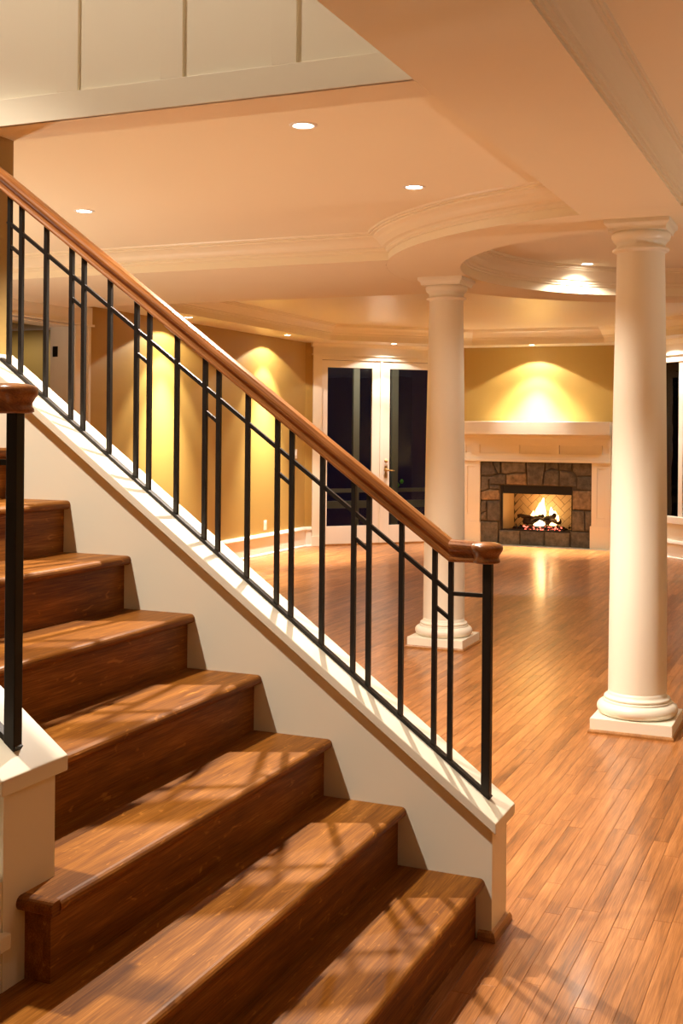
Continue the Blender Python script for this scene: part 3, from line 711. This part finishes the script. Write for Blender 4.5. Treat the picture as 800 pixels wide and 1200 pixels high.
gl = thing('gas_log_set', 'dark logs with flames and glowing embers in the fireplace', 'logs', None, (16.55, yc, oz0))
def log(a, b, r):
    m = MB(); n = 9; pts = []; rr = []
    for k in range(n):
        u = k / (n - 1); p = Vector(a).lerp(Vector(b), u) + Vector((rnd.uniform(-.012, .012), rnd.uniform(-.01, .01), rnd.uniform(-.012, .012))); pts.append(p); rr.append(r * rnd.uniform(.8, 1.15))
    m.tube(pts, rr, 9); return m.build('log', M_LOG, gl)
zb = oz0
log((16.50, yc - .26, zb + .10), (16.50, yc + .22, zb + .11), .038)
log((16.62, yc - .28, zb + .13), (16.60, yc + .26, zb + .12), .042)
log((16.46, yc + .30, zb + .20), (16.62, yc - .02, zb + .15), .028)
log((16.45, yc - .24, zb + .22), (16.62, yc - .02, zb + .13), .030)
log((16.55, yc - .05, zb + .20), (16.47, yc + .12, zb + .15), .026)
log((16.44, yc - .18, zb + .05), (16.44, yc + .2, zb + .045), .024)
m = MB()
for y_ in (-.3, -.18, -.06, .06, .18, .3): m.bar((16.38, yc + y_, zb + .04), (16.68, yc + y_, zb + .04), .012)
m.bar((16.38, yc - .32, zb + .04), (16.38, yc + .32, zb + .04), .014); m.bar((16.68, yc - .32, zb + .04), (16.68, yc + .32, zb + .04), .014)
for y_ in (-.3, .3): m.bar((16.38, yc + y_, zb), (16.38, yc + y_, zb + .09), .012); m.bar((16.68, yc + y_, zb), (16.68, yc + y_, zb + .04), .012)
m.build('grate', M_BLACK, gl)
def flame(x, y_, z, h, w, mat):
    m = MB(); seg = 12; pr = [(0, 0), (.7, .08), (1, .22), (.92, .42), (.66, .62), (.38, .8), (.16, .92), (0, 1)]
    ph = rnd.random() * 6; vs = []
    for k, (r, t) in enumerate(pr):
        ox = math.sin(t * 5 + ph) * .18 * w * t
        for q in range(seg):
            a = 2 * PI * q / seg; vs.append((x + r * w * .45 * math.cos(a), y_ + ox + r * w * (1 + .15 * math.sin(3 * a + ph)) * .5 * math.sin(a), z + t * h))
    m.add(vs, [(i * seg + q, i * seg + (q + 1) % seg, (i + 1) * seg + (q + 1) % seg, (i + 1) * seg + q) for i in range(len(pr) - 1) for q in range(seg)], .5, True)
    return m.build('flame', mat, gl)
flame(16.58, yc - .03, zb + .17, .29, .095, M_FLAME2); flame(16.60, yc + .03, zb + .17, .22, .10, M_FLAME)
flame(16.56, yc - .17, zb + .16, .17, .075, M_FLAME2); flame(16.60, yc - .21, zb + .16, .12, .06, M_FLAME); flame(16.62, yc + .12, zb + .15, .12, .06, M_FLAME)
flame(16.50, yc - .27, zb + .13, .10, .035, M_FLAME); flame(16.45, yc - .02, zb + .06, .085, .15, M_FLAME2); flame(16.46, yc - .21, zb + .07, .05, .10, M_FLAME)
m = MB()
for k in range(70):
    x, y_, z = rnd.uniform(16.36, 16.5), yc + rnd.uniform(-.34, .2), zb + rnd.uniform(.0, .055); r = rnd.uniform(.006, .013)
    m.tube([(x, y_ - r, z), (x, y_, z + r * .3), (x, y_ + r, z)], [r * .5, r, r * .5], 5)
em = m.build('ember', M_EMBER, gl); em['kind'] = 'stuff'
m = MB()
for k in range(90):
    x, y_, z = rnd.uniform(16.36, 16.6), yc + rnd.uniform(-.42, .36), zb + rnd.uniform(.0, .05); r = rnd.uniform(.010, .02)
    m.tube([(x, y_ - r, z), (x, y_, z + r * .3), (x, y_ + r, z)], [r * .5, r, r * .5], 5)
em = m.build('lava_rock', M_LOG, gl); em['kind'] = 'stuff'

# ---------------------------------------------------------------- small wall fittings
def plate(name, label, x, z, w, h, cat):
    t = thing(name, label, cat, None, (x, 6.835, z))
    MB().box(x - w / 2, x + w / 2, 6.829, 6.836, z - h / 2, z + h / 2).build('cover_plate', M_WHITE, t, .002)
    return t
pt = plate('light_switch', 'white light switch on the olive wall beside the french doors', 14.40, 1.27, .08, .125, 'switch')
MB().box(14.385, 14.415, 6.824, 6.830, 1.245, 1.295).build('rocker', M_WHITE, pt, .001)
pt = plate('wall_outlet', 'white electrical outlet low on the olive wall above the baseboard', 13.51, .375, .08, .125, 'outlet')
for dz in (.025, -.025): MB().box(13.495, 13.525, 6.826, 6.830, .375 + dz - .015, .375 + dz + .015).build('socket', M_WHITE, pt, .001)

# ---------------------------------------------------------------- recessed lights
def spot(parent, x, y, z, power, angle, blend, col=WARM, r=.022, rot=(0, 0, 0)):
    l = bpy.data.lights.new('downlight_beam', 'SPOT'); l.energy = power; l.spot_size = math.radians(angle); l.spot_blend = blend; l.color = col; l.shadow_soft_size = r
    o = bpy.data.objects.new('downlight_beam', l); C.objects.link(o); o.location = (x, y, z); o.rotation_euler = rot
    o.parent = parent; o.matrix_parent_inverse = Matrix.Translation(-Vector(wloc(parent)))
def downlight(label, x, y, z, beams, group=None, r=.043):
    t = thing('recessed_light', label, 'light', group, (x, y, z))
    m = MB(); m.lathe([(r, z - .001), (r + .003, z - .005), (r + .016, z - .004), (r + .020, z + .001)], x, y, 28); m.build('trim_ring', M_WHITE, t)
    m = MB(); m.add([(x + r * math.cos(2 * PI * k / 28), y + r * math.sin(2 * PI * k / 28), z - .0015) for k in range(28)], [tuple(range(28))]); m.build('lamp', M_LAMP, t)
    for b in beams: spot(t, x, y, z - .02, *b)
    return t
KM = [(330, 125, .5)]
downlight('round recessed light nearest the top of the photo, below the panelled wall', 4.60, 2.16, ZM, KM)
downlight('round recessed light above the curved crown moulding', 5.98, 2.15, ZM, [(80, 125, .5)])
downlight('round recessed light at the left above the handrail', 5.94, 4.24, ZM, [(130, 125, .5)])
downlight('recessed light out of view at the left of the stairs ceiling', 4.60, 4.26, ZM, [(90, 125, .5)])
WASH = [(38, 137, .06), (120, 86, .35), (1000, 60, 1.0)]
FR = [(45, 122, .06), (120, 88, .4), (1500, 64, 1.0)]
downlight('small recessed light on the ceiling border just above the handrail, left of the far room', 11.0, 6.50, HF, WASH)
downlight('small recessed light on the ceiling border over the second wall scallop', 13.43, 6.50, HF, WASH)
downlight('small recessed light on the ceiling border over the french doors', 15.26, 5.76, HF, [(14, 137, .1), (40, 86, .4), (140, 50, 1.0)])
downlight('recessed light over the mantel hidden in the ceiling border', 16.00, yc, HF, FR)
downlight('recessed light over the right bay window', 15.26, 2.26, HF, [(14, 137, .1), (40, 86, .4), (140, 50, 1.0)])
downlight('recessed light at the right side of the far room', 13.8, -.5, HF, [(60, 120, .4)])
for i, a in enumerate((.67, .67 + PI / 2, .67 + PI, .67 + 1.5 * PI)):
    downlight(('bright recessed light inside the ceiling circle', 'left hidden light inside the ceiling circle, toward the stairs', 'nearest hidden light inside the ceiling circle, behind the near column', 'right hidden light inside the ceiling circle, outside the frame')[i], CX + 1.60 * math.cos(.82 + i * PI / 2), CY + 1.60 * math.sin(.82 + i * PI / 2), ZD, [((38, 20, 5, 12)[i], 140, .5)], 'lights inside the ceiling circle' if i else None)
downlight('recessed light in the hall beyond the cased opening', 9.9, 8.3, 2.79, [(16, 172, .4)])
for i, (x, y) in enumerate(((3.0, -.6), (5.4, -.9), (.2, -1.4))):  # unseen fill lights added over the entry
    downlight('added fill light in the entry ceiling outside the photo, ' + ('beside the beam', 'nearest the near column', 'behind the viewer')[i], x, y, ZF, [(5, 130, .5)], 'added entry fill lights outside the photo')
# unseen fill uplights added to brighten the ceilings
def fill_uplight(label, x, y, power, z=.35):
    t = thing('added_uplight', label, 'lamp', None, (x, y, 0))
    MB().lathe([(0, 0), (.15, 0), (.15, .015), (.02, .03), (.0, .03)], x, y, 24).build('base', M_BRASS, t)
    MB().tube([(x, y, .02), (x, y, z - .1)], [.012, .012], 10).build('pole', M_BRASS, t)
    MB().lathe([(.02, z - .1), (.10, z - .07), (.19, z), (.185, z), (.10, z - .055), (0, z - .09)], x, y, 28).build('lamp_shade', M_WHITE, t)
    spot(t, x, y, z + .0, power, 150, .5, WARM2, .12, (PI, 0, 0))
fill_uplight('added low fill uplight, unseen in the left part of the hall', 5.3, 5.9, 160)
fill_uplight('added low fill uplight, unseen on the right side of the hall', 6.6, -2.3, 110)
fill_uplight('added low fill uplight, unseen behind the viewer', .6, -1.6, 30)
fill_uplight('added low fill uplight, unseen at the right end of the far room', 12.4, -2.2, 80)
# added unseen stairwell lamp: narrow spot set from step shadows, wide spot for upper wall
pn = thing('added_stair_lamp', 'added ceiling lamp high above the stairs, outside the photo', 'light', None, (2.0, 3.3, 5.2))
MB().lathe([(.16, 5.2), (.16, 5.14), (.13, 5.12), (0, 5.115)], 2.0, 3.3, 32).build('lamp_shade', M_LAMP, pn)
spot(pn, 2.0, 3.3, 5.10, 760, 76, .3, WARM2, .07)
spot(pn, 2.0, 3.3, 5.10, 150, 170, .3, WARM2, .10)
# fire glow
l = bpy.data.lights.new('fire_glow', 'POINT'); l.energy = 3; l.color = (1, .45, .13); l.shadow_soft_size = .08
o = bpy.data.objects.new('fire_glow', l); C.objects.link(o); o.location = (16.56, yc, oz0 + .42); 
o.parent = gl; o.matrix_parent_inverse = Matrix.Translation(-Vector(wloc(gl)))

# ---------------------------------------------------------------- behind the french doors: pale streaks in the glass built as posts and rails
def pout(s, off): return P45(s, -off)
def streak_post(label, s):
    a = pout(s, 1.3); t = thing('streak_post', label, 'post', None, (a[0], a[1], 0))
    m = MB(); m.prism([pout(s - .05, 1.20), pout(s + .05, 1.20), pout(s + .05, 1.265), pout(s - .05, 1.265)], 2, -.1, 2.7); m.build('shaft', M_DECK, t, .004)
    m = MB(); m.prism([pout(s - .07, 1.18), pout(s + .07, 1.18), pout(s + .07, 1.266), pout(s - .07, 1.266)], 2, -.1, .12); m.build('base', M_DECK, t, .004)
streak_post('pale upright streak built as a post behind the left french door', 1.26)
streak_post('pale upright streak built as a post at the left edge of the right french door pane', 1.90)
t = thing('streak_rail', 'low horizontal streaks built as rails behind the french doors', 'railing', None, (*pout(1.2, 1.3), 0))
for (z0, z1, nm) in ((.655, .715, 'top_rail'), (.42, .53, 'lower_rail')):
    m = MB(); m.prism([pout(-.4, 1.27), pout(3.2, 1.27), pout(3.2, 1.33), pout(-.4, 1.33)], 2, z0, z1); m.build(nm, M_DECK, t, .004)
m = MB(); m.prism([pout(-1.5, .15), pout(4, .15), pout(4, 2.2), pout(-1.5, 2.2)], 2, -.15, -.02)
o = m.build('porch_deck', M_DECK); o['kind'] = 'structure'; o['label'] = 'porch deck outside the french doors'; o['category'] = 'deck'
pg = thing('leafy_sprig', 'tiny bright green sprig on the rail behind the right french door', 'plant', None, (*pout(1.99, 1.3), .715))
for (ds, dz, r) in ((-.02, .05, .045), (.06, .10, .035)):
    p = pout(2.0 + ds, 1.3); m = MB(); m.tube([(p[0], p[1], .715 + dz - r), (p[0], p[1], .715 + dz), (p[0], p[1], .715 + dz + r)], [r * .4, r, r * .3], 8); m.build('leaf', M_LEAF, pg)
p = pout(1.99, 1.3); MB().tube([(p[0], p[1], .715), (p[0], p[1], .79)], [.006, .004], 6).build('stem', M_LEAF, pg)
l = bpy.data.lights.new('outer_fill_light', 'POINT'); l.energy = 16; l.color = WARM2; l.shadow_soft_size = .1  # unseen point light added to brighten the pieces behind the doors
o = bpy.data.objects.new('outer_fill_light', l); C.objects.link(o); o.location = (*pout(1.1, .35), 2.5)

for o in list(bpy.data.objects):
    if '_w' in o: del o['_w']
